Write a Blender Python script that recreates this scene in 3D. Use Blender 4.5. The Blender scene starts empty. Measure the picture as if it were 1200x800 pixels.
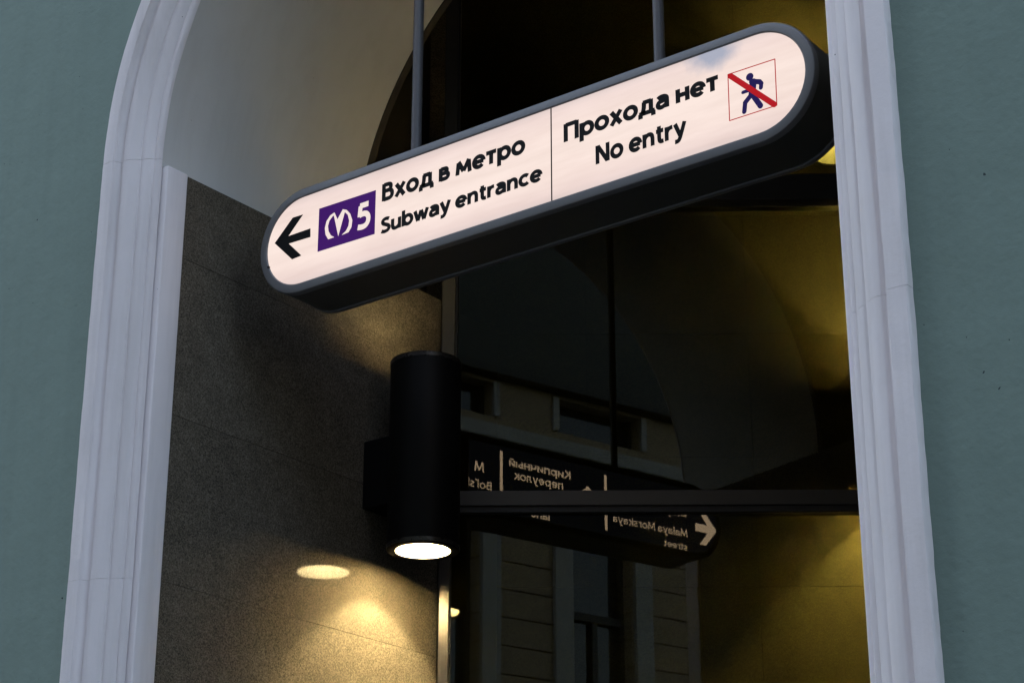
import bpy, bmesh, math, random
import numpy as np
from mathutils import Vector, noise

random.seed(7)
scene = bpy.context.scene
col = scene.collection
R = math.radians

# ------------------------------------------------------------------ camera
YAW, PITCH = R(37.3), R(21.6)
CAM = np.array([0.0, 0.0, 1.6])
cam = bpy.data.cameras.new("camera")
cam.lens = 70.0
cam.sensor_width = 36.0
cam.clip_start = 0.05
cam.clip_end = 2000.0
cam_o = bpy.data.objects.new("camera", cam)
col.objects.link(cam_o)
cam_o.location = CAM
cam_o.rotation_euler = (R(90) + PITCH, 0, YAW)
scene.camera = cam_o

# ------------------------------------------------------------------ sky, sun, exposure
SUN_EL, SUN_AZ = R(20), R(190)           # low sun hidden behind the houses across the street: open shade
world = bpy.data.worlds.new("World")
scene.world = world
world.use_nodes = True
wn = world.node_tree
bg = wn.nodes["Background"]
sky = wn.nodes.new("ShaderNodeTexSky")
sky.sky_type = 'NISHITA'
sky.sun_disc = False
sky.sun_elevation = SUN_EL
sky.sun_rotation = SUN_AZ
sky.air_density = 1.0
sky.dust_density = 1.5
sky.ozone_density = 1.0
hs = wn.nodes.new("ShaderNodeHueSaturation")      # thin cloud over the whole sky: paler blue
hs.inputs["Saturation"].default_value = 0.82
wn.links.new(sky.outputs[0], hs.inputs["Color"])
wn.links.new(hs.outputs[0], bg.inputs["Color"])
bg.inputs["Strength"].default_value = 0.15
sun = bpy.data.lights.new("sun", 'SUN')
sun.energy = 0.5
sun.angle = R(15)
sun.color = (1.0, 0.93, 0.84)
sun_o = bpy.data.objects.new("sun", sun)
col.objects.link(sun_o)
sd = Vector((math.sin(SUN_AZ) * math.cos(SUN_EL), math.cos(SUN_AZ) * math.cos(SUN_EL), math.sin(SUN_EL)))
sun_o.rotation_euler = sd.to_track_quat('Z', 'Y').to_euler()
sun_o.location = (0, 0, 40)
scene.view_settings.view_transform = 'Standard'
scene.view_settings.look = 'None'
scene.view_settings.gamma = 1.0
scene.view_settings.use_curve_mapping = False
scene.view_settings.exposure = 2.3
scene.cycles.max_bounces = 10
scene.cycles.transparent_max_bounces = 16
scene.cycles.sample_clamp_indirect = 6.0

# ------------------------------------------------------------------ pixel -> place helpers (photo is 1200 x 800)
F = 70.0 / 36.0 * 1200
fw = np.array([-math.sin(YAW) * math.cos(PITCH), math.cos(YAW) * math.cos(PITCH), math.sin(PITCH)])
rt = np.array([math.cos(YAW), math.sin(YAW), 0.0])
up = np.cross(rt, fw)
def ray(u, v): return fw + rt * (u - 600) / F + up * (400 - v) / F
def on_y(u, v, y):
    d = ray(u, v); return CAM + d * (y - CAM[1]) / d[1]

YS = 4.106            # front of the hanging sign
YB = YS + 0.21        # its back
YM = 3.856            # inner edge of the architrave
YW = 3.796            # green facade plane
YR = 4.78             # inner end of the arch soffit
XC, ZC, RI, RO = -3.145, 4.48, 1.195, 1.378
XJ, XK = -4.33, -1.96 # faces of the left and right jamb
GANG = YAW - R(0.7)   # the glass screen stands askew to the facade
GD = np.array([math.cos(GANG), math.sin(GANG), 0.0])      # along the glass
GN = np.array([-math.sin(GANG), math.cos(GANG), 0.0])     # into the building
G0 = np.array([XJ, 5.258, 0.0])
def back_pt(u, v):    # a pixel of the mirror image -> point on the back of the sign
    d = ray(u, v); p = CAM + d * ((G0 - CAM) @ GN) / (d @ GN)
    d = d - 2 * (d @ GN) * GN
    return p + d * (YB - p[1]) / d[1]
def gl(a, b, z):      # a metres along the glass, b metres behind it
    p = G0 + GD * a + GN * b
    return Vector((p[0], p[1], z))

# ------------------------------------------------------------------ materials
def new_mat(name):
    m = bpy.data.materials.new(name); m.use_nodes = True
    nt = m.node_tree
    return m, nt, nt.nodes["Principled BSDF"]
def N(nt, t, **kw):
    n = nt.nodes.new(t)
    for k, v in kw.items():
        if k in n.inputs: n.inputs[k].default_value = v
        else: setattr(n, k, v)
    return n
def L(nt, a, b): nt.links.new(a, b)
def coords(nt):
    return N(nt, "ShaderNodeTexCoord").outputs["Object"]
def ramp(nt, fac, stops):
    r = N(nt, "ShaderNodeValToRGB")
    cr = r.color_ramp
    while len(cr.elements) < len(stops): cr.elements.new(0.5)
    for e, (p, c) in zip(cr.elements, stops):
        e.position = p; e.color = (c[0], c[1], c[2], 1)
    L(nt, fac, r.inputs[0])
    return r.outputs[0]
def mix(nt, fac, a, b, blend='MIX'):
    m = N(nt, "ShaderNodeMix", data_type='RGBA', blend_type=blend)
    for s, v in ((0, fac), (6, a), (7, b)):
        if hasattr(v, "is_output"): L(nt, v, m.inputs[s])
        else: m.inputs[s].default_value = v if s == 0 else (v[0], v[1], v[2], 1)
    return m.outputs[2]
def tex_noise(nt, co, scale, detail=6, rough=0.6):
    n = N(nt, "ShaderNodeTexNoise"); n.inputs["Scale"].default_value = scale
    n.inputs["Detail"].default_value = detail; n.inputs["Roughness"].default_value = rough
    L(nt, co, n.inputs["Vector"]); return n.outputs["Fac"]
def bump(nt, bsdf, h, strength, dist):
    b = N(nt, "ShaderNodeBump"); b.inputs["Strength"].default_value = strength
    b.inputs["Distance"].default_value = dist
    L(nt, h, b.inputs["Height"]); L(nt, b.outputs[0], bsdf.inputs["Normal"])
def plain(name, c, rough=0.5, metal=0.0, spec=0.5):
    m, nt, b = new_mat(name)
    b.inputs["Base Color"].default_value = (*c, 1)
    b.inputs["Metallic"].default_value = metal
    b.inputs["Specular IOR Level"].default_value = spec
    co = coords(nt)
    f = tex_noise(nt, co, 40, 4)
    r = N(nt, "ShaderNodeMapRange"); r.inputs[3].default_value = max(0.02, rough - 0.08); r.inputs[4].default_value = rough + 0.08
    L(nt, f, r.inputs[0]); L(nt, r.outputs[0], b.inputs["Roughness"])
    return m
def specks(nt, co, scale, size, amount):
    """sparse pits: 1 in a pit, 0 elsewhere"""
    v = N(nt, "ShaderNodeTexVoronoi"); v.inputs["Scale"].default_value = scale
    L(nt, co, v.inputs["Vector"])
    lt = N(nt, "ShaderNodeMath", operation='LESS_THAN'); lt.inputs[1].default_value = size
    L(nt, v.outputs["Distance"], lt.inputs[0])
    sep = N(nt, "ShaderNodeSeparateColor"); L(nt, v.outputs["Color"], sep.inputs[0])
    l2 = N(nt, "ShaderNodeMath", operation='LESS_THAN'); l2.inputs[1].default_value = amount
    L(nt, sep.outputs[0], l2.inputs[0])
    mu = N(nt, "ShaderNodeMath", operation='MULTIPLY'); L(nt, lt.outputs[0], mu.inputs[0]); L(nt, l2.outputs[0], mu.inputs[1])
    return mu.outputs[0]

def plaster(name, base, dirt, spotc, bumpd=0.0012, streak=0.25, specked=0.06, rough=0.8):
    m, nt, b = new_mat(name)
    co = coords(nt)
    mp = N(nt, "ShaderNodeMapping"); mp.inputs["Scale"].default_value = (6, 6, 0.5); L(nt, co, mp.inputs[0])
    st = tex_noise(nt, mp.outputs[0], 2.5, 5)
    big = tex_noise(nt, co, 1.7, 5)
    c = mix(nt, ramp(nt, big, [(0.35, (0, 0, 0)), (0.7, (1, 1, 1))]), base, [0.78 * x + 0.22 * y for x, y in zip(base, dirt)])
    sfac = N(nt, "ShaderNodeMath", operation='MULTIPLY'); sfac.inputs[1].default_value = streak
    L(nt, ramp(nt, st, [(0.45, (0, 0, 0)), (0.8, (1, 1, 1))]), sfac.inputs[0])
    c = mix(nt, sfac.outputs[0], c, dirt)
    # wobble the pits so that they are not round
    w = tex_noise(nt, co, 60, 2)
    va = N(nt, "ShaderNodeVectorMath", operation='MULTIPLY_ADD'); L(nt, co, va.inputs[0]); va.inputs[1].default_value = (1, 1, 1)
    cx = N(nt, "ShaderNodeCombineXYZ"); 
    wm = N(nt, "ShaderNodeMath", operation='MULTIPLY'); wm.inputs[1].default_value = 0.012; L(nt, w, wm.inputs[0])
    L(nt, wm.outputs[0], cx.inputs[0]); L(nt, wm.outputs[0], cx.inputs[2]); L(nt, cx.outputs[0], va.inputs[2])
    sp = specks(nt, va.outputs[0], 14, 0.062, specked)
    sp2 = specks(nt, va.outputs[0], 31, 0.06, specked)
    smx = N(nt, "ShaderNodeMath", operation='MAXIMUM'); L(nt, sp, smx.inputs[0]); L(nt, sp2, smx.inputs[1])
    c = mix(nt, smx.outputs[0], c, spotc)
    L(nt, c, b.inputs["Base Color"])
    b.inputs["Roughness"].default_value = rough
    b.inputs["Specular IOR Level"].default_value = 0.25
    f = tex_noise(nt, co, 55, 8, 0.65)
    g = tex_noise(nt, co, 7, 3)
    a = N(nt, "ShaderNodeMath", operation='MULTIPLY_ADD'); L(nt, g, a.inputs[0]); a.inputs[1].default_value = 3.0; L(nt, f, a.inputs[2])
    s2 = N(nt, "ShaderNodeMath", operation='SUBTRACT'); L(nt, a.outputs[0], s2.inputs[0]); L(nt, smx.outputs[0], s2.inputs[1])
    bump(nt, b, s2.outputs[0], 0.6, bumpd)
    return m

M_green = plaster("green_stucco", (0.194, 0.262, 0.228), (0.135, 0.186, 0.163), (0.035, 0.05, 0.05), 0.0026, 0.3, 0.07)
M_white = plaster("white_plaster", (0.82, 0.76, 0.765), (0.55, 0.51, 0.50), (0.14, 0.13, 0.125), 0.0015, 0.55, 0.035)
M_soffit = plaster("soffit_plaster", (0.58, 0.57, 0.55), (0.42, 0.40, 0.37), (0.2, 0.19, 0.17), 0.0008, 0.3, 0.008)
M_brown = plaster("brown_paint", (0.06, 0.05, 0.038), (0.035, 0.03, 0.022), (0.03, 0.025, 0.02), 0.0008, 0.3, 0.0)
M_yellow = plaster("ochre_stucco", (0.46, 0.355, 0.235), (0.32, 0.24, 0.16), (0.1, 0.08, 0.05), 0.002, 0.3, 0.0)
M_trim = plaster("pale_trim", (0.55, 0.53, 0.50), (0.35, 0.33, 0.3), (0.2, 0.2, 0.2), 0.002, 0.3, 0.0)
M_attic = plaster("grey_attic", (0.12, 0.122, 0.112), (0.1, 0.1, 0.1), (0.1, 0.1, 0.1), 0.002, 0.3, 0.0)

def granite():
    m, nt, b = new_mat("polished_granite")
    oi = N(nt, "ShaderNodeObjectInfo")
    sc_ = N(nt, "ShaderNodeVectorMath", operation='MULTIPLY_ADD'); L(nt, oi.outputs["Random"], sc_.inputs[0])
    sc_.inputs[1].default_value = (31.0, 17.0, 23.0); L(nt, coords(nt), sc_.inputs[2])
    co = sc_.outputs[0]                                  # every slab is cut from another place in the block
    v = N(nt, "ShaderNodeTexVoronoi"); v.inputs["Scale"].default_value = 260; L(nt, co, v.inputs["Vector"])
    sep = N(nt, "ShaderNodeSeparateColor"); L(nt, v.outputs["Color"], sep.inputs[0])
    g1 = ramp(nt, sep.outputs[0], [(0.0, (0.0310, 0.0267, 0.0205)), (0.22, (0.0837, 0.0707, 0.0539)), (0.6, (0.1395, 0.1190, 0.0918)), (1.0, (0.2139, 0.1829, 0.1395))])
    n1 = tex_noise(nt, co, 150, 3, 0.7)
    dk = N(nt, "ShaderNodeMath", operation='MULTIPLY'); dk.inputs[1].default_value = 0.8
    L(nt, ramp(nt, n1, [(0.34, (1, 1, 1)), (0.45, (0, 0, 0))]), dk.inputs[0])
    c = mix(nt, dk.outputs[0], g1, (0.0217, 0.0192, 0.0167))
    n2 = tex_noise(nt, co, 2.2, 5)
    c = mix(nt, 0.35, c, ramp(nt, n2, [(0.3, (0.0868, 0.0738, 0.0564)), (0.7, (0.1550, 0.1321, 0.1029))]))
    n3 = tex_noise(nt, co, 14, 5)
    c = mix(nt, 1.0, c, ramp(nt, n3, [(0.3, (0.84, 0.84, 0.84)), (0.7, (1.1, 1.1, 1.1))]), 'MULTIPLY')
    L(nt, c, b.inputs["Base Color"])
    rr = N(nt, "ShaderNodeMapRange"); rr.inputs[3].default_value = 0.03; rr.inputs[4].default_value = 0.065
    L(nt, tex_noise(nt, co, 25, 4), rr.inputs[0]); L(nt, rr.outputs[0], b.inputs["Roughness"])
    sr = N(nt, "ShaderNodeMapRange"); sr.inputs[3].default_value = 0.03; sr.inputs[4].default_value = 0.10
    L(nt, sep.outputs[1], sr.inputs[0]); L(nt, sr.outputs[0], b.inputs["Specular IOR Level"])
    bump(nt, b, n1, 0.12, 0.0002)
    return m
M_granite = granite()

def metal_brushed(name, c, rough):
    m, nt, b = new_mat(name)
    co = coords(nt)
    mp = N(nt, "ShaderNodeMapping"); mp.inputs["Scale"].default_value = (400, 400, 4); L(nt, co, mp.inputs[0])
    f = tex_noise(nt, mp.outputs[0], 1.0, 3)
    L(nt, ramp(nt, f, [(0.3, [x * 0.8 for x in c]), (0.7, c)]), b.inputs["Base Color"])
    b.inputs["Metallic"].default_value = 1.0
    b.inputs["Roughness"].default_value = rough
    bump(nt, b, f, 0.1, 0.0003)
    return m
M_steel = metal_brushed("brushed_steel", (0.11, 0.10, 0.094), 0.3)
M_gasket = plain("black_gasket", (0.006, 0.006, 0.006), 0.6)
M_transom = plain("dark_bronze_paint", (0.036, 0.034, 0.029), 0.45, 0.0, 0.4)
M_frame = plain("grey_sign_paint", (0.135, 0.136, 0.142), 0.42)
M_housing = plain("dark_sign_paint", (0.05, 0.052, 0.048), 0.5)
M_rod = plain("grey_rod_paint", (0.092, 0.090, 0.098), 0.4)
M_lamp = plain("black_lamp_paint", (0.0045, 0.0045, 0.0045), 0.5, 0.0, 0.14)
M_rim = plain("worn_black_rim", (0.05, 0.047, 0.042), 0.28, 0.6, 0.5)
M_reflector = plain("white_reflector", (0.85, 0.83, 0.78), 0.4)
M_black = plain("black_lettering", (0.006, 0.006, 0.006), 0.7, 0.0, 0.15)
M_asphalt = plaster("asphalt", (0.05, 0.05, 0.052), (0.03, 0.03, 0.03), (0.02, 0.02, 0.02), 0.004, 0.2, 0.1)
M_paving = plaster("paving_stone", (0.13, 0.125, 0.12), (0.08, 0.077, 0.075), (0.08, 0.08, 0.08), 0.003, 0.2, 0.1)
M_darkfloor = plaster("dark_stone_floor", (0.05, 0.048, 0.045), (0.03, 0.03, 0.03), (0.02, 0.02, 0.02), 0.002, 0.2, 0.05)
M_kerb = plaster("granite_kerb", (0.26, 0.25, 0.24), (0.16, 0.15, 0.15), (0.08, 0.08, 0.08), 0.003, 0.2, 0.1)
M_wood = plain("dark_window_wood", (0.03, 0.026, 0.022), 0.5)
M_wglass = plain("window_glass", (0.012, 0.014, 0.018), 0.06, 0.0, 0.9)

def emit_mat(name, c, strength, var=None):
    m, nt, b = new_mat(name)
    b.inputs["Base Color"].default_value = (0.005, 0.005, 0.006, 1)
    b.inputs["Roughness"].default_value = 0.5
    b.inputs["Specular IOR Level"].default_value = 0.06
    b.inputs["Emission Color"].default_value = (*c, 1)
    b.inputs["Emission Strength"].default_value = strength
    return m, nt, b
# back-lit acrylic of the sign: tubes run along the middle, the film is a little blotchy, one bluish worn patch
M_face, nt, b = emit_mat("backlit_acrylic", (1, 1, 1), 0.192)
co = coords(nt)
sp = N(nt, "ShaderNodeSeparateXYZ"); L(nt, co, sp.inputs[0])
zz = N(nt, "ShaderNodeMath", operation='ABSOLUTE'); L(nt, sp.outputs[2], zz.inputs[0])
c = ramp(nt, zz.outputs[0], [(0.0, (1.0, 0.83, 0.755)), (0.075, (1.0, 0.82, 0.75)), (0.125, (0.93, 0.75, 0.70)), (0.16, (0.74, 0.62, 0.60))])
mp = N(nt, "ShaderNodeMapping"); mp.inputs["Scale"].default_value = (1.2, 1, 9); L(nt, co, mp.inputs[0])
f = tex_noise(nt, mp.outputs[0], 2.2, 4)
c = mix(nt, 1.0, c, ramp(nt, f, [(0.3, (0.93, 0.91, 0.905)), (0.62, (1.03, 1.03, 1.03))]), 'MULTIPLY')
# stain
st = on_y(834, 66, YS)
XS, ZS = -3.135, 4.1855
vs = N(nt, "ShaderNodeVectorMath", operation='SUBTRACT'); L(nt, co, vs.inputs[0]); vs.inputs[1].default_value = (st[0] - XS, 0, st[2] - ZS + 0.01)
vm = N(nt, "ShaderNodeVectorMath", operation='MULTIPLY'); L(nt, vs.outputs[0], vm.inputs[0]); vm.inputs[1].default_value = (0.85, 0, 1.35)
ln = N(nt, "ShaderNodeVectorMath", operation='LENGTH'); L(nt, vm.outputs[0], ln.inputs[0])
nz = tex_noise(nt, co, 22, 4)
ad = N(nt, "ShaderNodeMath", operation='MULTIPLY_ADD'); L(nt, nz, ad.inputs[0]); ad.inputs[1].default_value = 0.06; L(nt, ln.outputs["Value"], ad.inputs[2])
sm = ramp(nt, ad.outputs[0], [(0.055, (1, 1, 1)), (0.115, (0, 0, 0))])
sf = N(nt, "ShaderNodeMath", operation='MULTIPLY'); sf.inputs[1].default_value = 0.95; L(nt, sm, sf.inputs[0])
c = mix(nt, sf.outputs[0], c, (0.40, 0.43, 0.54))
L(nt, c, b.inputs["Emission Color"])
M_purple, _, _ = emit_mat("violet_film", (0.043, 0.004, 0.12), 0.212)
M_red, _, _ = emit_mat("red_film", (0.42, 0.006, 0.01), 0.212)
M_navy, _, _ = emit_mat("navy_film", (0.012, 0.007, 0.075), 0.212)
M_glyph, _, _ = emit_mat("backlit_cream_lettering", (1.0, 0.74, 0.55), 1.15)
M_backfilm, _, _ = emit_mat("dark_backlit_film", (0.30, 0.36, 0.55), 0.02)
M_whiteglyph, _, _ = emit_mat("backlit_white_lettering", (1.0, 0.85, 0.79), 0.185)

def glass_mat(name, tint, rough=0.0, ior=1.5):
    m = bpy.data.materials.new(name); m.use_nodes = True
    nt = m.node_tree; nt.nodes.clear()
    out = nt.nodes.new("ShaderNodeOutputMaterial")
    tr = nt.nodes.new("ShaderNodeBsdfTransparent"); tr.inputs[0].default_value = (*tint, 1)
    gs = nt.nodes.new("ShaderNodeBsdfGlossy"); gs.inputs["Roughness"].default_value = rough
    gs.inputs["Color"].default_value = (0.68, 0.665, 0.62, 1)
    fr = nt.nodes.new("ShaderNodeFresnel"); fr.inputs["IOR"].default_value = ior
    mx = nt.nodes.new("ShaderNodeMixShader")
    nt.links.new(fr.outputs[0], mx.inputs[0]); nt.links.new(tr.outputs[0], mx.inputs[1]); nt.links.new(gs.outputs[0], mx.inputs[2])
    nt.links.new(mx.outputs[0], out.inputs[0])
    return m
M_glass = glass_mat("tinted_glass", (0.49, 0.49, 0.29))

# ------------------------------------------------------------------ object helpers
def link(name, me, mat, parent=None, loc=None):
    o = bpy.data.objects.new(name, me)
    if mat: me.materials.append(mat)
    col.objects.link(o)
    if parent: o.parent = parent
    if loc is not None: o.location = loc
    return o
def from_bm(name, bm, mat, parent=None, smooth=None, loc=None):
    bmesh.ops.recalc_face_normals(bm, faces=bm.faces)
    me = bpy.data.meshes.new(name); bm.to_mesh(me); bm.free()
    if smooth is not None:
        for p in me.polygons: p.use_smooth = True
        me.set_sharp_from_angle(angle=R(smooth))
    return link(name, me, mat, parent, loc)
def thing(name, label, cat, loc=(0, 0, 0), rz=0.0, group=None):
    o = bpy.data.objects.new(name, None); col.objects.link(o)
    o.location = loc; o.rotation_euler = (0, 0, rz)
    o.empty_display_size = 0.1
    o["label"] = label; o["category"] = cat
    if group: o["group"] = group
    return o
def struct(o):
    o["kind"] = "structure"; return o
def bbox_bm(x0, x1, y0, y1, z0, z1, bev=0.0, seg=2, bm=None):
    own = bm is None
    if own: bm = bmesh.new()
    r = bmesh.ops.create_cube(bm, size=1.0)
    for v in r["verts"]:
        v.co = Vector((x0 + (v.co.x + 0.5) * (x1 - x0), y0 + (v.co.y + 0.5) * (y1 - y0), z0 + (v.co.z + 0.5) * (z1 - z0)))
    if bev > 0:
        es = list({e for v in r["verts"] for e in v.link_edges})
        bmesh.ops.bevel(bm, geom=es, offset=bev, segments=seg, affect='EDGES', profile=0.5)
    return bm
def box(name, x0, x1, y0, y1, z0, z1, mat, parent=None, bev=0.0):
    return from_bm(name, bbox_bm(x0, x1, y0, y1, z0, z1, bev), mat, parent)
def gbox(name, a0, a1, b0, b1, z0, z1, mat, parent=None, bev=0.0):
    """box in the frame of the glass screen; parent sits at G0 turned by GANG"""
    return from_bm(name, bbox_bm(a0, a1, b0, b1, z0, z1, bev), mat, parent)
def tube_bm(p0, p1, r, seg=16, bm=None):
    if bm is None: bm = bmesh.new()
    p0, p1 = Vector(p0), Vector(p1); d = p1 - p0
    q = d.to_track_quat('Z', 'Y')
    rings = []
    for p in (p0, p1):
        rings.append([bm.verts.new(p + q @ Vector((r * math.cos(2 * math.pi * i / seg), r * math.sin(2 * math.pi * i / seg), 0))) for i in range(seg)])
    for i in range(seg):
        bm.faces.new((rings[0][i], rings[0][(i + 1) % seg], rings[1][(i + 1) % seg], rings[1][i]))
    bm.faces.new(rings[0][::-1]); bm.faces.new(rings[1])
    return bm
def lathe_bm(prof, seg=48, bm=None):
    """prof: closed list of (r, z)"""
    if bm is None: bm = bmesh.new()
    rings = [[bm.verts.new((r * math.cos(2 * math.pi * i / seg), r * math.sin(2 * math.pi * i / seg), z)) for i in range(seg)] for r, z in prof]
    n = len(prof)
    for k in range(n):
        a, b2 = rings[k], rings[(k + 1) % n]
        for i in range(seg):
            bm.faces.new((a[i], a[(i + 1) % seg], b2[(i + 1) % seg], b2[i]))
    return bm

# ------------------------------------------------------------------ ground
g = box("ground", -300, 300, -300, 300, -0.6, -0.12, M_asphalt); struct(g)
sw = box("pavement", -60, 60, -1.2, 3.79, -0.13, 0.0, M_paving); struct(sw)
kb = box("kerb", -60, 60, -1.42, -1.205, -0.14, 0.004, M_kerb, None, 0.015); struct(kb)
sw2 = box("pavement", -60, 60, -11.9, -9.0, -0.13, 0.0, M_paving); struct(sw2)
kb2 = box("kerb", -60, 60, -8.995, -8.78, -0.14, 0.004, M_kerb, None, 0.015); struct(kb2)

# ------------------------------------------------------------------ the entrance building
bld = thing("entrance_building", "pale green stucco building with a white moulded arched metro portal", "building")

def arch_plate(name, y0, y1, r, x0, x1, z1, mat, parent):
    """slab between y0 and y1 with an arched opening of radius r"""
    ts = sorted(list(np.linspace(math.pi, 0, 49)) + [math.atan2(z1 - ZC, x0 - XC), math.atan2(z1 - ZC, x1 - XC)], reverse=True)
    pts = [(XC - r, 0.0)] + [(XC + r * math.cos(t), ZC + r * math.sin(t)) for t in ts] + [(XC + r, 0.0)]
    # matching outer points: straight up, over, straight down
    outer = []
    for i, (x, z) in enumerate(pts):
        if i == 0: outer.append((x0, 0.0))
        elif i == len(pts) - 1: outer.append((x1, 0.0))
        else:
            t = math.atan2(z - ZC, x - XC)
            dx, dz = math.cos(t), math.sin(t)
            k = []
            if dx < -1e-6: k.append((x0 - XC) / dx)
            if dx > 1e-6: k.append((x1 - XC) / dx)
            if dz > 1e-6: k.append((z1 - ZC) / dz)
            s_ = min(k); outer.append((XC + dx * s_, ZC + dz * s_))
    bm = bmesh.new()
    def lay(y): return [bm.verts.new((x, y, z)) for x, z in pts], [bm.verts.new((x, y, z)) for x, z in outer]
    a, ao = lay(y0); b_, bo = lay(y1)
    for i in range(len(pts) - 1):
        bm.faces.new((a[i], a[i + 1], ao[i + 1], ao[i]))
        bm.faces.new((b_[i], bo[i], bo[i + 1], b_[i + 1]))
        bm.faces.new((a[i], b_[i], b_[i + 1], a[i + 1]))
        bm.faces.new((ao[i], ao[i + 1], bo[i + 1], bo[i]))
    bm.faces.new((a[0], ao[0], bo[0], b_[0])); bm.faces.new((a[-1], b_[-1], bo[-1], ao[-1]))
    # corners of the rectangle
    o = from_bm(name, bm, mat, parent)
    return o
arch_plate("wall", YW, 3.86, RO - 0.02, -13.0, 9.0, 18.0, M_green, bld)
box("side_wall", -13.3, -13.003, YW, 16, 0, 18.0, M_green, bld)
box("side_wall", 9.003, 9.3, YW, 16, 0, 18.0, M_green, bld)
box("rear_wall", -13.3, 9.3, 16.003, 16.3, 0, 18.0, M_green, bld)
box("roof", -13.6, 9.6, 3.4, 16.6, 18.003, 14.3, M_attic, bld)

# architrave, run in plaster and butted in blocks
def smoothprof():
    p = [(0.178, 3.815), (0.183, 3.797), (0.183, 3.770), (0.180, 3.766)]
    p += [(0.134, 3.766), (0.1315, 3.7672), (0.131, 3.777), (0.1295, 3.7795)]
    for t in np.linspace(0.0, 1, 6):        # hollow beside the flat outer band
        p.append((0.127 - 0.017 * t, 3.7815 + 0.011 * math.sin(math.pi * (0.15 + 0.6 * t))))
    p += [(0.1085, 3.7880), (0.106, 3.7870)]
    for t in np.linspace(0.1, 1, 7):        # broad shallow swelling
        p.append((0.106 - 0.048 * t, 3.787 + 0.024 * t - 0.006 * math.sin(math.pi * t)))
    p += [(0.0575, 3.8165)]
    p += [(0.0545, 3.8175), (0.051, 3.8165)]
    for t in np.linspace(0.15, 1, 5):
        p.append((0.051 - 0.029 * t, 3.816 + 0.017 * t - 0.0028 * math.sin(math.pi * t)))
    p += [(0.0205, 3.8395), (0.0165, 3.8385), (0.006, 3.8405), (0.001, 3.846), (0.0, 3.856)]
    p += [(0.012, 3.858), (0.012, 3.90), (0.178, 3.90)]
    return p
PROF = smoothprof()
def sweep(frames, mat, parent, seed):
    """frames: list of (origin x, z, outward dx, dz)"""
    bm = bmesh.new(); rings = []
    for k, (ox, oz, dx, dz) in enumerate(frames):
        ring = []
        for j, (r, y) in enumerate(PROF):
            jr = 0.0016 * noise.noise((j * 0.35 + seed, ox * 5, oz * 5)) + 0.0022 * noise.noise((seed * 3.1, ox * 1.7, oz * 1.7))
            jy = 0.0014 * noise.noise((seed + 9, ox * 6 + j * 0.4, oz * 6))
            if j in (1, 2, 3):      # chipped outer arris
                c_ = noise.noise((seed * 2.3 + j * 0.2, ox * 26, oz * 26)); jr += 0.0016 * c_ - (0.004 * max(0, c_ - 0.42))
            ring.append(bm.verts.new((ox + dx * (r + jr), y + jy, oz + dz * (r + jr))))
        rings.append(ring)
    n = len(PROF)
    for a, b_ in zip(rings, rings[1:]):
        for j in range(n): bm.faces.new((a[j], a[(j + 1) % n], b_[(j + 1) % n], b_[j]))
    bm.faces.new(rings[0][::-1]); bm.faces.new(rings[-1])
    return from_bm("architrave_block", bm, mat, parent, smooth=40)
def vert(x, d, z0, z1): return [(x, z, d, 0.0) for z in np.linspace(z0, z1, max(2, int((z1 - z0) / 0.018)))]
sweep(vert(XC - RI, -1, 0.0, 1.55), M_white, bld, 1)
sweep(vert(XC - RI - 0.0004, -1, 1.552, 3.1068), M_white, bld, 1)
sweep(vert(XC - RI, -1, 3.1075, 4.4788), M_white, bld, 1)
sweep([(XC + RI * math.cos(t), ZC + RI * math.sin(t), math.cos(t), math.sin(t)) for t in np.linspace(math.pi, 0.5 * math.pi + 0.0008, 60)], M_white, bld, 1)
sweep([(XC + RI * math.cos(t), ZC + RI * math.sin(t), math.cos(t), math.sin(t)) for t in np.linspace(0.5 * math.pi - 0.0008, 0, 60)], M_white, bld, 6)
sweep(vert(XC + RI, 1, 0.0, 1.6), M_white, bld, 6)
sweep(vert(XC + RI, 1, 1.602, 3.3462), M_white, bld, 6)
sweep(vert(XC + RI + 0.0003, 1, 3.347, 4.4785), M_white, bld, 6)

# arch soffit
bm = bmesh.new()
TS = np.linspace(math.pi, 0, 97)
def arc_pts(r, y, wob):
    pts = [(XC - r, 4.4595)] + [(XC + (r + wob * noise.noise((y * 2, t * 2, 3))) * math.cos(t), ZC + (r + wob * noise.noise((y * 2, t * 2, 3))) * math.sin(t)) for t in TS] + [(XC + r, 4.4595)]
    return [bm.verts.new((x, y, z)) for x, z in pts]
rings = [arc_pts(RI + 0.004, y, 0.002) for y in np.linspace(3.8585, YR, 14)]
outer = [arc_pts(RI + 0.16, y, 0.0) for y in (3.91, YR)]
for a, b_ in zip(rings, rings[1:]):
    for i in range(98): bm.faces.new((a[i], a[i + 1], b_[i + 1], b_[i]))
for a, b_ in ((rings[0], outer[0]), (rings[-1], outer[1]), (outer[0], outer[1])):
    for i in range(98): bm.faces.new((a[i], b_[i], b_[i + 1], a[i + 1]))
from_bm("arch_soffit", bm, M_soffit, bld, smooth=40)
arch_plate("inner_wall", YR + 0.002, YR + 0.03, RI, -6.5, 1.0, 6.6, M_brown, bld)

# jamb linings (white plaster returns)
def lining(x0, x1):
    bm = bbox_bm(x0, x1, 3.862, 3.951, 0.0, 4.457, 0.006, 3)
    return from_bm("jamb_lining", bm, M_white, bld, smooth=50)
lining(-4.42, -4.318)
lining(-1.972, -1.87)

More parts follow.
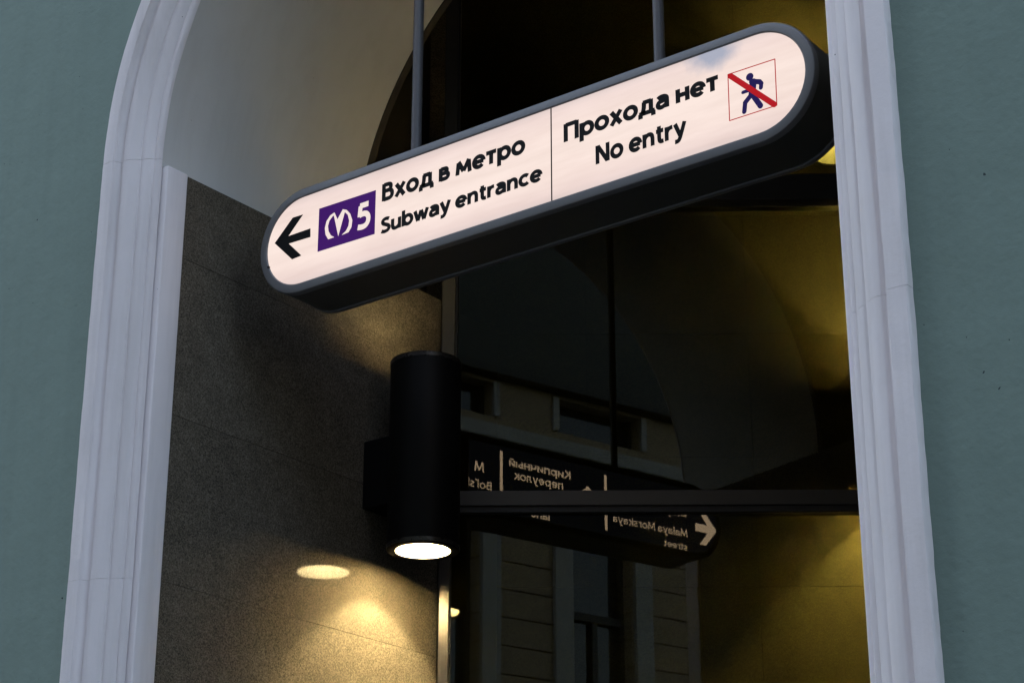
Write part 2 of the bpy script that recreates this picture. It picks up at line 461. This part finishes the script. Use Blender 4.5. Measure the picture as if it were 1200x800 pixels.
# jambs with polished granite slabs
def jamb(name, x0, x1, y0, y1, z1):
    return box(name, x0, x1, y0, y1, 0, z1, M_brown, bld)
jl = jamb("jamb", -4.9, -4.352, 3.957, 5.62, 4.452)
jr = jamb("jamb", -1.938, -1.4, 3.957, 7.6, 4.452)
ZJ = [0.0, 0.495, 1.02, 1.545, 2.07, 2.595, 3.12, 3.645, 4.17, 4.457]
def slab_mesh(dx, dy, dz):
    bm = bbox_bm(0, dx, 0, dy, 0, dz, 0.0006, 1)
    bmesh.ops.recalc_face_normals(bm, faces=bm.faces)
    me = bpy.data.meshes.new("granite_slab"); bm.to_mesh(me); bm.free()
    me.materials.append(M_granite); return me
def slabs(parent, x, ys, sgn):
    for i, (z0, z1) in enumerate(zip(ZJ, ZJ[1:])):
        for y0, y1 in zip(ys, ys[1:]):
            o = bpy.data.objects.new("granite_slab", slab_mesh(0.024, y1 - y0 - 0.001, z1 - z0 - 0.0009))
            col.objects.link(o); o.parent = parent
            o.location = (x - (0.024 if sgn > 0 else 0) + random.uniform(-0.0004, 0.0004), y0 + 0.001, z0 + 0.001)
            # the world-sized grain must not repeat from slab to slab: object coordinates start at each slab's corner
            o.rotation_euler = (0, 0, random.uniform(-0.0008, 0.0008))
slabs(jl, XJ, [3.953, 5.252], +1)
slabs(jr, XK, [3.953, 4.75, 5.55, 6.35, 6.98], -1)

# vestibule behind the arch: dark upper walls, ceiling, floor
box("upper_wall", -5.1, -4.902, YR + 0.035, 9.5, 0, 6.4, M_brown, bld)
box("upper_wall", -1.2, -1.0, YR + 0.035, 9.5, 0, 6.4, M_brown, bld)
box("ceiling", -5.1, -1.0, YR + 0.035, 9.5, 6.403, 6.6, M_brown, bld)
box("end_wall", -5.1, -1.0, 9.503, 9.7, 0, 6.6, M_brown, bld)
vf = box("vestibule_floor", -4.33, -1.96, 3.8, 9.5, -0.05, 0.004, M_darkfloor); struct(vf)

# granite wall inside, behind the glass and parallel to it
BW = 0.70
inner = from_bm("inner_granite_wall", bbox_bm(-0.1, 3.0, BW + 0.026, BW + 0.2, 0, 6.3), M_brown, bld)
inner.location = G0; inner.rotation_euler = (0, 0, GANG)
zi = [0.4, 0.925, 1.45, 1.975, 2.5, 3.025, 3.55, 4.075, 4.6, 5.125, 5.65, 6.175]
ai = [-0.1, 0.55, 1.205, 1.86, 2.515, 2.98]
for z0, z1 in zip(zi, zi[1:]):
    for a0, a1 in zip(ai, ai[1:]):
        o = bpy.data.objects.new("granite_slab", slab_mesh(a1 - a0 - 0.0018, 0.022, z1 - z0 - 0.0018))
        col.objects.link(o); o.parent = inner
        o.location = (a0, BW, z0)

# ------------------------------------------------------------------ glass screen
gs = thing("glass_screen", "dark tinted glass screen with steel edge post set askew inside the portal", "glass wall", G0, GANG)
gbox("edge_post", 0.0, 0.040, -0.02, 0.05, 0, 3.64, M_steel, gs, 0.004)
gbox("edge_post", 0.0, 0.050, -0.035, 0.05, 3.643, 6.39, M_transom, gs, 0.004)
gbox("gasket", 0.0505, 0.0585, -0.022, 0.035, 3.643, 6.385, M_gasket, gs)
gbox("gasket", 0.0405, 0.0435, -0.01, 0.035, 0, 3.64, M_gasket, gs)
LEN = 2.93
gbox("post", 1.76, 1.80, -0.03, 0.045, 0, 6.385, M_transom, gs, 0.003)
gbox("edge_post", LEN - 0.05, LEN, -0.03, 0.045, 0, 6.385, M_transom, gs, 0.003)
for a0, a1 in ((0.06, 1.758), (1.802, LEN - 0.052)):
    t = gbox("transom", a0, a1, -0.03, 0.05, 3.658, 3.713, M_transom, gs, 0.002)
    gbox("gasket", a0, a1, -0.02, 0.04, 3.636, 3.657, M_gasket, t)
    t = gbox("transom", a0, a1, -0.06, 0.05, 4.838, 4.944, M_gasket, gs, 0.003)
    a0 = 0.044 if a0 < 0.1 else a0
    gbox("transom", a0, a1, -0.05, 0.05, 0.005, 0.09, M_transom, gs, 0.003)
    for z0, z1 in ((0.092, 3.634), (3.715, 4.836), (4.946, 6.385)):
        if a0 < 0.1 and z0 > 1: a0 = 0.06
        gbox("glass_pane", a0 + 0.001, a1 - 0.001, 0.0, 0.004, z0, z1, M_glass, gs)

# ------------------------------------------------------------------ wall lamps
LB, LT, LR = 3.385, 4.05, 0.121
def make_lamp(name, label, loc, rz, h, off, watts, up_watts, group=None, pendant=0.0):
    """cylinder lamp, loc at its foot on the wall axis; the wall lies at local y = +off"""
    t = thing(name, label, "wall lamp", loc, rz, group)
    ri = 0.094
    prof = [(LR, 0.0), (LR, h), (LR - 0.003, h + 0.002), (ri, h + 0.002), (ri, h - 0.14), (0.0005, h - 0.145), (0.0005, 0.145), (ri, 0.14), (ri, -0.001), (ri + 0.005, -0.003), (LR - 0.004, -0.003)]
    from_bm("body", lathe_bm(prof, 56), M_lamp, t, smooth=35)
    for z, s_ in ((0.0, 1), (h, -1)):
        p2 = [(ri - 0.001, z - 0.001 * s_), (ri - 0.003, z - 0.001 * s_), (ri - 0.012, z + 0.10 * s_), (0.03, z + 0.135 * s_), (0.001, z + 0.137 * s_), (0.001, z + 0.139 * s_), (0.03, z + 0.138 * s_), (ri - 0.001, z + 0.11 * s_)]
        from_bm("reflector", lathe_bm(p2, 48), M_reflector, t, smooth=40)
        tr_ = [(LR + 0.0015, z + 0.002 * s_), (LR + 0.0015, z + 0.016 * s_), (LR - 0.001, z + 0.016 * s_), (LR - 0.001, z + 0.002 * s_)]
        from_bm("trim_ring", lathe_bm(tr_, 56), M_rim, t, smooth=40)
    if pendant > 0: from_bm("stem", tube_bm((0, 0, h - 0.14), (0, 0, pendant), 0.012), M_lamp, t, smooth=40)
    else: from_bm("bracket", bbox_bm(-0.06, 0.06, LR - 0.02, off, 0.17, 0.41, 0.004), M_lamp, t)
    for nm, z, w in (("bulb", 0.100, watts), ("bulb", h - 0.100, up_watts)):
        if w <= 0: continue
        l = bpy.data.lights.new(nm, 'POINT'); l.energy = w; l.shadow_soft_size = 0.012
        l.color = (1.0, 0.79, 0.39)
        lo = bpy.data.objects.new("bulb_light", l); col.objects.link(lo); lo.parent = t; lo.location = (0, 0, z)
    return t
# left jamb: wall lies towards -x
make_lamp("wall_lamp", "black cylinder up and down lamp on the speckled granite jamb", (XJ + 0.222, 4.905, LB), R(90), LT - LB, 0.222, 13.5, 0.68)
def glamp(u_a, zb, h, w, uw, label, off=0.22):
    p = gl(u_a, BW - off, zb)
    return make_lamp("wall_lamp", label, p, GANG, h, off - 0.001, w, uw)
def a_at(u, b):     # metres along the glass for a pixel column at depth b behind it (at mid height)
    d = ray(u, 500); q = G0 + GN * b
    p = CAM + d * ((q - CAM) @ GN) / (d @ GN); return float((p - G0) @ GD)
glamp(a_at(524, BW - 0.22), 3.26, 0.66, 0.31, 0.0, "small glimpse of a dim lamp behind the glass beside the steel post")
glamp(1.80, 3.98, 0.36, 26.0, 12.0, "lamp behind the glass whose yellow cone falls on the inner granite wall")
glamp(a_at(1001, BW - 0.22), 5.30, 0.32, 0.09, 6.5, "high lamp behind the glass with its yellow rim beside the sign end")

# ------------------------------------------------------------------ hanging sign
sign = thing("hanging_sign", "long pill-shaped backlit metro entrance sign hanging on two rods in the arch", "sign", (XS, YS, ZS))
HL, RS, RP = 1.0, 0.1785, 0.1475
def stadium(r, half, n=28):
    pts = []
    for t in np.linspace(-math.pi / 2, math.pi / 2, n): pts.append((half + r * math.cos(t), r * math.sin(t)))
    for t in np.linspace(math.pi / 2, 3 * math.pi / 2, n): pts.append((-half + r * math.cos(t), r * math.sin(t)))
    return pts
HS = HL - RS
def loft(prof, closed=True, half=HS):
    """prof: list of (radius, y)"""
    bm = bmesh.new(); rings = []
    for r, y in prof: rings.append([bm.verts.new((x, y, z)) for x, z in stadium(r, half)])
    n = len(rings[0])
    for k in range(len(rings) if closed else len(rings) - 1):
        a, b_ = rings[k], rings[(k + 1) % len(rings)]
        for i in range(n): bm.faces.new((a[i], a[(i + 1) % n], b_[(i + 1) % n], b_[i]))
    return bm
DS = YB - YS
def bezel(name, y0, s_):
    return from_bm(name, loft([(RP, y0 + 0.012 * s_), (RP, y0 + 0.003 * s_), (RP + 0.003, y0), (RS - 0.008, y0), (RS - 0.003, y0 + 0.002 * s_), (RS, y0 + 0.008 * s_), (RS, y0 + 0.022 * s_), (RS - 0.004, y0 + 0.026 * s_), (RP + 0.006, y0 + 0.026 * s_), (RP + 0.006, y0 + 0.012 * s_)]), M_frame, sign, smooth=35)
bezel("front_bezel", 0.0, 1); bezel("rear_bezel", DS, -1)
from_bm("housing", loft([(RS - 0.003, 0.0265), (RS - 0.003, DS - 0.0265), (RS - 0.02, DS - 0.0265), (RS - 0.02, 0.0265)]), M_housing, sign, smooth=35)
def panel(name, r, y, th, mat):
    bm = bmesh.new()
    a = [bm.verts.new((x, y, z)) for x, z in stadium(r, HS)]; b_ = [bm.verts.new((x, y + th, z)) for x, z in stadium(r, HS)]
    bm.faces.new(a); bm.faces.new(b_[::-1])
    n = len(a)
    for i in range(n): bm.faces.new((a[i], b_[i], b_[(i + 1) % n], a[(i + 1) % n]))
    return from_bm(name, bm, mat, sign)
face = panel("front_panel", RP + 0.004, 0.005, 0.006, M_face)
rear = panel("rear_panel", RP + 0.004, DS - 0.005, -0.006, M_backfilm)

# rods, collars, cable
for u, v in ((488, 160), (773, 66)):
    p = on_y(u, v, YS + 0.105)
    x = float(p[0]); zt = ZC + math.sqrt(RI ** 2 - (x - XC) ** 2)
    bm = tube_bm((x - XS, 0.105, RS - 0.012), (x - XS, 0.105, zt - ZS + 0.01), 0.0162, 20)
    from_bm("hanger_rod", bm, M_rod, sign, smooth=40)
    from_bm("collar", tube_bm((x - XS, 0.105, RS - 0.004), (x - XS, 0.105, RS + 0.012), 0.026, 20), M_frame, sign, smooth=40)

for u, v in ((314.5, 313), ):
    p = on_y(u, v, YS)
    from_bm("screw", tube_bm((p[0] - XS, -0.002, p[2] - ZS), (p[0] - XS, 0.006, p[2] - ZS), 0.0035, 10), M_gasket, sign)
def flat(name, polys, mat, parent, y0, th):
    """polys: lists of (x, z) in the sign's frame"""
    bm = bmesh.new()
    for pl in polys:
        a = [bm.verts.new((x, y0, z)) for x, z in pl]
        f_ = bm.faces.new(a)
        r = bmesh.ops.extrude_face_region(bm, geom=[f_])
        for e in r["geom"]:
            if isinstance(e, bmesh.types.BMVert): e.co.y += th
    return from_bm(name, bm, mat, parent)
def fp(u, v):
    p = on_y(u, v, YS + 0.004); return (float(p[0]) - XS, float(p[2]) - ZS)
def bp(u, v):
    p = back_pt(u, v); return (float(p[0]) - XS, float(p[2]) - ZS)
YF = 0.0042         # printed film just proud of the acrylic
XH, CH, SW = 0.53, 0.72, 0.0625      # x-height, cap height, half stroke of a bold humanist sans
def arc(cx, cy, rx, ry, a0, a1, n=26):
    return [(cx + rx * math.cos(R(a)), cy + ry * math.sin(R(a))) for a in np.linspace(a0, a1, n)]
def soft(pts, k=2):
    for _ in range(k):
        q = [pts[0]]
        for (x0, z0), (x1, z1) in zip(pts, pts[1:]): q += [(0.75 * x0 + 0.25 * x1, 0.75 * z0 + 0.25 * z1), (0.25 * x0 + 0.75 * x1, 0.25 * z0 + 0.75 * z1)]
        pts = q + [pts[-1]]
    return pts
def st(x, z1=XH, z0=0.0): return [(x, z0), (x, z1)]
O_ = arc(.27, .265, .208, .210, 0, 360)
ESS = soft([(.42, .615), (.33, .655), (.22, .66), (.12, .62), (.085, .53), (.13, .44), (.25, .38), (.37, .32), (.43, .24), (.42, .14), (.34, .075), (.22, .055), (.12, .07), (.04, .11)])
NARCH = soft([(.07, .30), (.12, .40), (.20, .46), (.30, .47), (.38, .43), (.415, .33), (.415, .18), (.415, 0)])
BEE = [soft([(.07, .66), (.2, .66), (.32, .65), (.39, .60), (.39, .48), (.33, .41), (.2, .40), (.07, .40)]), soft([(.2, .40), (.34, .40), (.44, .34), (.46, .22), (.43, .11), (.34, .06), (.2, .06), (.07, .06)])]
G = {
 'o': (.54, [O_]), 'c': (.47, [arc(.27, .265, .208, .21, 45, 315)]), 'e': (.53, [arc(.27, .265, .208, .21, 0, 318), [(.08, .265), (.475, .265)]]),
 'a': (.49, [soft([(.07, .41), (.13, .455), (.22, .472), (.33, .455), (.405, .39), (.41, .28), (.41, .15), (.41, 0)]), soft([(.41, .30), (.26, .30), (.12, .28), (.065, .20), (.08, .10), (.16, .055), (.27, .065), (.41, .16)])]),
 'p': (.55, [st(.07, XH, -.2), arc(.295, .265, .195, .207, 0, 360)]), 'b': (.55, [st(.07, .75), arc(.295, .265, .195, .207, 0, 360)]),
 'д': (.60, [[(0, .055), (.60, .055)], st(.055, .06, -.13), st(.545, .06, -.13), st(.46), [(.15, .475), (.46, .475)], soft([(.20, .50), (.195, .36), (.18, .2), (.12, .06)])]),
 'в': (.48, [st(.07), soft([(.07, .472), (.2, .472), (.31, .46), (.35, .39), (.31, .30), (.2, .285), (.07, .285)]), soft([(.18, .285), (.32, .285), (.40, .23), (.40, .12), (.33, .06), (.2, .057), (.07, .057)])]),
 'B': (.53, [st(.07, CH)] + BEE), 'x': (.47, [[(.05, 0), (.42, XH)], [(.05, XH), (.42, 0)]]),
 'м': (.66, [[(.06, 0), (.105, .50)], [(.105, XH), (.33, .10)], [(.33, .10), (.555, XH)], [(.555, .50), (.60, 0)]]),
 'т': (.43, [st(.215), [(0, .472), (.43, .472)]]), 'П': (.58, [st(.07, CH), st(.51, CH), [(.07, .66), (.51, .66)]]), 'п': (.49, [st(.07), st(.42), [(.07, .472), (.42, .472)]]),
 'н': (.49, [st(.07), st(.42), [(.07, .275), (.42, .275)]]), 'и': (.50, [st(.07), st(.43), [(.07, .06), (.43, .47)]]),
 'й': (.50, [st(.07), st(.43), [(.07, .06), (.43, .47)], arc(.25, .70, .11, .08, 190, 350)]),
 'ч': (.49, [soft([(.07, XH), (.07, .42), (.07, .31), (.13, .235), (.25, .225), (.42, .25)]), st(.42)]),
 'ы': (.62, [st(.07), soft([(.07, .30), (.2, .30), (.32, .29), (.365, .18), (.32, .07), (.2, .057), (.07, .057)]), st(.55)]),
 'к': (.46, [st(.07), [(.39, XH), (.12, .27)], [(.16, .31), (.43, 0)]]), 'K': (.53, [st(.07, CH), [(.46, CH), (.12, .36)], [(.18, .42), (.50, 0)]]),
 'y': (.48, [[(.04, XH), (.25, .03)], soft([(.44, XH), (.30, .13), (.22, -.08), (.15, -.155), (.02, -.15)])]),
 'л': (.51, [st(.44), [(.15, .472), (.44, .472)], soft([(.20, .50), (.195, .3), (.17, .12), (.11, .06), (.01, .055)])]),
 'я': (.47, [st(.40), soft([(.40, .472), (.2, .472), (.09, .45), (.065, .36), (.1, .27), (.2, .25), (.40, .25)]), [(.26, .25), (.05, 0)]]),
 'M': (.76, [[(.06, 0), (.115, .68)], [(.115, CH), (.38, .10)], [(.38, .10), (.645, CH)], [(.645, .68), (.70, 0)]]),
 'S': (.48, [ESS]), 's': (.40, [[(x * .82, z * .735) for x, z in ESS]]),
 'u': (.49, [soft([(.07, XH), (.07, .36), (.07, .18), (.12, .08), (.22, .055), (.33, .09), (.42, .2)]), st(.42)]),
 'w': (.70, [[(.04, XH), (.20, .03)], [(.20, .03), (.35, .50)], [(.35, .50), (.50, .03)], [(.50, .03), (.66, XH)]]),
 'n': (.49, [st(.07), NARCH]), 'h': (.49, [st(.07, .75), NARCH]), 't': (.34, [soft([(.15, .66), (.15, .4), (.15, .16), (.18, .08), (.25, .055), (.33, .065)]), [(.02, .472), (.33, .472)]]),
 'r': (.33, [st(.07), soft([(.07, .28), (.11, .39), (.19, .455), (.32, .465)])]), 'N': (.59, [st(.07, CH), [(.09, CH - .03), (.50, .03)], st(.52, CH)]),
 'l': (.14, [st(.07, .75)]), 'i': (.14, [st(.07), st(.07, .75, .63)]), 'k': (.46, [st(.07, .75), [(.40, XH), (.12, .24)], [(.17, .30), (.43, 0)]]), "'": (.14, [st(.07, .75, .55)]),
 '5': (.46, [[(.41, .66), (.10, .66)], [(.125, .66), (.095, .36)], soft([(.095, .40), (.2, .425), (.33, .41), (.42, .32), (.42, .18), (.34, .08), (.2, .055), (.04, .085)])]),
}
for c1, c2 in zip('оесархуВКМ', 'oecapxyBKM'): G[c1] = G[c2]
def ribbon(pts, h):
    """outline quads of a stroke with mitred joints"""
    P = [Vector((x, z)) for x, z in pts]
    closed = (P[0] - P[-1]).length < 1e-4
    if closed: P = P[:-1]
    n = len(P); lr = []
    for i in range(n):
        a = P[(i - 1) % n] if (closed or i > 0) else None
        b_ = P[(i + 1) % n] if (closed or i < n - 1) else None
        d1 = (P[i] - a).normalized() if a is not None else (b_ - P[i]).normalized()
        d2 = (b_ - P[i]).normalized() if b_ is not None else d1
        t = (d1 + d2)
        t = t.normalized() if t.length > 1e-6 else d1
        nn = Vector((-t.y, t.x)); k = h / max(0.5, nn.dot(Vector((-d1.y, d1.x))))
        lr.append((P[i] + nn * k, P[i] - nn * k))
    return [(lr[i][0], lr[(i + 1) % n][0], lr[(i + 1) % n][1], lr[i][1]) for i in range(n if closed else n - 1)]
def text(name, s, left, right, top, mat, parent, y0, mirror=False, weight=1.0, th=0.0008, cap=None, space=0.055):
    """left/right: (x,z) on the base line; top: z of the first letter's top (cap height, or cap if given); one part per word"""
    x = 0.0; items = []; word = 0
    for ch in s:
        if ch == " ":
            x += 0.21; word += 1; continue
        w, strokes_ = G[ch]; items.append((word, x, strokes_)); x += w + space
    total = x - space
    hcap = cap or (CH if (s[0].isupper() or s[0] in "5l") else XH)
    z0 = 0.5 * (left[1] + right[1]); sz = (top - left[1]) / hcap
    sx = abs(right[0] - left[0]) / total
    out = []
    for wd in range(word + 1):
        bm = bmesh.new(); k = 0
        for w_, gx, strokes_ in items:
            if w_ != wd: continue
            for pts in strokes_:
                k += 1
                yy = y0 - math.copysign(0.00003 * (k % 5), th)
                for quad in ribbon(pts, SW * weight):
                    vs_ = []
                    for q in quad:
                        xx = (gx + q.x) * sx
                        vs_.append(bm.verts.new(((left[0] - xx) if mirror else (left[0] + xx), yy, z0 + q.y * sz)))
                    bm.faces.new(vs_)
        bmesh.ops.remove_doubles(bm, verts=bm.verts, dist=1e-7)
        out.append(from_bm(name, bm, mat, parent))
    return out

# front: arrow, line badge, two lines each side, divider, no-walking pictogram
flat("arrow", [[fp(*p) for p in [(321.8, 285), (343, 255), (355, 251.3), (337.8, 276.6), (363.6, 267.6), (363.6, 277.6), (338.3, 285.4), (353, 299.3), (342, 303.8)]]], M_black, face, YF, 0.0008)
badge = flat("line_badge", [[fp(374, 244.6), fp(440.3, 222.8), fp(438.8, 274.1), fp(372, 295)]], M_purple, face, YF, 0.0008)
z7 = lambda p: fp(350 + p[0] / 7.275, 190 + p[1] / 7.275)
LC = [(305, 430), (270, 455), (238, 505), (224, 565), (230, 620), (252, 658), (303, 640), (275, 625), (255, 590), (250, 545), (262, 500), (290, 462), (306, 452)]
VV = [(306, 431), (332, 488), (378, 402), (398, 410), (390, 440), (338, 630), (302, 460)]
RC = [(379, 403), (410, 408), (440, 440), (458, 495), (450, 555), (425, 598), (368, 622), (405, 585), (425, 545), (432, 500), (420, 450), (396, 428)]
YF2 = YF - 0.0008
flat("metro_emblem", [[z7(p) for p in LC]], M_whiteglyph, face, YF2, 0.0006)
flat("metro_emblem", [[z7(p) for p in VV]], M_whiteglyph, face, YF2 - 0.0001, 0.0006)
flat("metro_emblem", [[z7(p) for p in RC]], M_whiteglyph, face, YF2 - 0.0002, 0.0006)
text("line_number", "5", fp(418, 270.6), fp(432.8, 266.0), fp(425, 237.4)[1] - 0.002, M_whiteglyph, face, YF2, weight=1.2)
text("lettering", "Вход в метро", fp(447.8, 233.6), fp(614.9, 181.4), fp(447.8, 213.6)[1], M_black, face, YF, weight=1.4)
text("lettering", "Subway entrance", fp(446, 270.8), fp(635, 214.6), fp(446, 253.3)[1], M_black, face, YF, weight=1.4)
text("lettering", "Прохода нет", fp(661, 164.6), fp(842, 107.2), fp(661, 143.5)[1], M_black, face, YF, weight=1.4)
text("lettering", "No entry", fp(698.4, 192.2), fp(803.8, 158.6), fp(698.4, 170.5)[1], M_black, face, YF, weight=1.34)
xd = fp(646, 180)[0]
flat("divider_line", [[(xd - 0.002, -RP), (xd + 0.002, -RP), (xd + 0.002, RP), (xd - 0.002, RP)]], M_black, face, YF, 0.0008)
z8 = lambda x, y: fp(830 + x / 5.0, 50 + y / 5.0)
def capsule(p, q, w, n=8):
    (x0, z0), (x1, z1) = p, q
    a = math.atan2(z1 - z0, x1 - x0)
    return [(x0 + w * math.cos(a + t), z0 + w * math.sin(a + t)) for t in np.linspace(math.pi / 2, 3 * math.pi / 2, n)] + \
           [(x1 + w * math.cos(a + t), z1 + w * math.sin(a + t)) for t in np.linspace(-math.pi / 2, math.pi / 2, n)]
PX = 0.00285 / 5
def strokes(name, lst, mat, y0):
    for i, (p, q, w) in enumerate(lst):
        flat(name, [capsule(z8(*p), z8(*q), w * PX / 2)], mat, face, y0 - 0.00004 * i, 0.0006)
strokes("pictogram_figure", [((242, 201), (242.5, 201.2), 40), ((262, 232), (256, 300), 38), ((252, 228), (300, 230), 26), ((300, 230), (310, 240), 24), ((310, 240), (308, 264), 22),
                             ((250, 276), (203, 292), 18), ((252, 306), (216, 352), 26), ((216, 352), (211, 405), 24), ((260, 306), (306, 371), 28)], M_navy, YF)
for p, q in (((115, 188), (390, 97)), ((390, 97), (402, 368)), ((402, 368), (125, 458)), ((125, 458), (115, 188))):
    flat("pictogram_border", [capsule(z8(*p), z8(*q), 0.0013, 4)], M_red, face, YF - 0.0006 + random.uniform(0, 0.00015), 0.0006)
flat("pictogram_slash", [capsule(z8(130, 196), z8(388, 364), 0.0080)], M_red, face, YF - 0.0009, 0.0006)

# back: street names, read only in the glass
YBK = DS - 0.0042
def bt(s, start, end, h, weight=0.9):
    a, b_ = bp(*start), bp(*end)
    text("street_lettering", s, a, b_, a[1] + h, M_glyph, rear, YBK, True, weight, -0.0008)
H = 0.037
bt("Кирпичный", (669.5, 560.3), (597, 546), H)
bt("переулок", (660.7, 572.9), (603.3, 561.0), 0.028)
bt("Kirpichny", (667, 600), (606, 586), H)
bt("lane", (645, 609.5), (622.2, 604.5), 0.036)
bt("Малая", (805, 590), (763, 580), H)
bt("Морская", (805, 606.5), (751, 594), H)
bt("Malaya Morskaya", (806.7, 629.3), (718.8, 610.5), H, 0.72)
bt("street", (806.3, 645), (779, 638.7), 0.024, 0.72)
bt("М", (568, 553), (556.5, 550.7), 0.045)
bt("Bol'shaya", (577, 575), (523, 562), H, 0.75)
for u, v0, v1 in ((588.2, 523, 606), (710.8, 550.5, 633)):
    x = bp(u, 0.5 * (v0 + v1))[0]; z0, z1 = max(-0.128, bp(u, v1)[1]), min(0.128, bp(u, v0)[1])
    flat("divider_bar", [[(x - 0.007, z0), (x + 0.007, z0), (x + 0.007, z1), (x - 0.007, z1)]], M_glyph, rear, YBK, -0.0008)
t_ = bp(840.6, 622)
def arr(cx, cz, ang, s_):
    P = [(0, 0), (-0.075, 0.085), (-0.115, 0.085), (-0.062, 0.02), (-0.14, 0.02), (-0.14, -0.02), (-0.062, -0.02), (-0.115, -0.085), (-0.075, -0.085)]
    ca, sa = math.cos(ang), math.sin(ang)
    return [(cx + (x * ca - z * sa) * s_, cz + (x * sa + z * ca) * s_) for x, z in P]
flat("arrow", [arr(t_[0], t_[1], 0.0, 0.92)], M_glyph, rear, YBK, -0.0008)
t_ = bp(689.5, 568.7)
flat("arrow", [arr(t_[0], t_[1], math.pi / 2, 0.85)], M_glyph, rear, YBK, -0.0008)

# ------------------------------------------------------------------ building across the street (seen in the glass)
ob = thing("opposite_building", "ochre town house with white window surrounds mirrored in the glass screen", "building", (0, -12.0, 0))
PER, WC = 2.85, 10.15
centers = [WC + PER * k for k in range(-13, 7)]
X0, X1 = centers[0] - PER / 2, centers[-1] + PER / 2
def obox(name, x0, x1, y0, y1, z0, z1, m, parent=ob, bev=0.0):
    return box(name, x0, x1, y0, y1, z0, z1, m, parent, bev)
# storeys: (window bottom, window top, half width)
rows = [(1.1, 3.6, 0.62), (4.3, 6.4, 0.57), (7.25, 10.15, 0.57), (11.52, 12.06, 0.80)]
zc_ = 0.0
for k, (b0, b1, hw) in enumerate(rows):
    obox("wall", X0, X1, -0.5, 0.0, zc_, b0, M_yellow)
    xs = [X0] + [x for c_ in centers for x in (c_ - hw, c_ + hw)] + [X1]
    for a0, a1 in zip(xs[0::2], xs[1::2]):
        if k == 2:      # rusticated courses between the tall windows
            zz_ = b0
            while zz_ < b1 - 0.05:
                obox("wall_course", a0, a1, -0.5, 0.0, zz_ + 0.012, min(zz_ + 0.41, b1), M_yellow, bev=0.008)
                zz_ += 0.415
        else:
            obox("wall", a0, a1, -0.5, 0.0, b0, b1, M_yellow)
    for c_ in centers:
        w = obox("window", c_ - hw, c_ + hw, -0.30, -0.26, b0, b1, M_wglass)
        for q in ((-hw, -hw + 0.07), (hw - 0.07, hw)): obox("window_frame", c_ + q[0], c_ + q[1], -0.255, -0.19, b0, b1, M_wood, w)
        if b1 - b0 > 1.0:
            zt = b0 + (b1 - b0) * 0.52
            obox("window_frame", c_ - hw + 0.072, c_ + hw - 0.072, -0.255, -0.17, zt - 0.06, zt + 0.06, M_wood, w)
            obox("window_frame", c_ - 0.05, c_ + 0.05, -0.255, -0.18, b0, zt - 0.062, M_wood, w)
            for sx in (-1, 1):
                e0, e1 = sorted((c_ + sx * (hw + 0.03), c_ + sx * (hw + 0.36)))
                obox("window_surround", e0, e1, 0.002, 0.09, b0 - 0.1, b1 + 0.12, M_trim, w, 0.01)
            obox("window_surround", c_ - hw - 0.42, c_ + hw + 0.42, 0.002, 0.14, b1 + 0.123, b1 + 0.36, M_trim, w, 0.01)
            obox("window_sill", c_ - hw - 0.42, c_ + hw + 0.42, 0.002, 0.16, b0 - 0.22, b0 - 0.103, M_trim, w, 0.01)
        else:
            for sx in (-1, 1):
                e0, e1 = sorted((c_ + sx * (hw + 0.01), c_ + sx * (hw + 0.12)))
                obox("window_surround", e0, e1, 0.002, 0.06, b0, b1, M_trim, w, 0.01)
    zc_ = b1
obox("wall", X0, X1, -0.5, 0.0, 12.06, 12.12, M_yellow)
obox("string_course", X0, X1, 0.002, 0.18, 11.12, 11.34, M_trim, bev=0.02)
obox("string_course", X0, X1, 0.002, 0.14, 6.75, 6.95, M_trim, bev=0.02)
obox("cornice", X0, X1, -0.5, 0.22, 12.123, 12.26, M_wood, bev=0.02)
obox("attic_wall", X0, X1, -0.6, -0.15, 12.263, 18.4, M_attic)
obox("roof", X0 - 0.3, X1 + 0.3, -12, 0.3, 18.403, 18.6, M_attic)
obox("side_wall", X0 - 0.3, X0 - 0.003, -12, 0.0, 0, 18.4, M_yellow)
obox("side_wall", X1 + 0.003, X1 + 0.3, -12, 0.0, 0, 18.4, M_yellow)
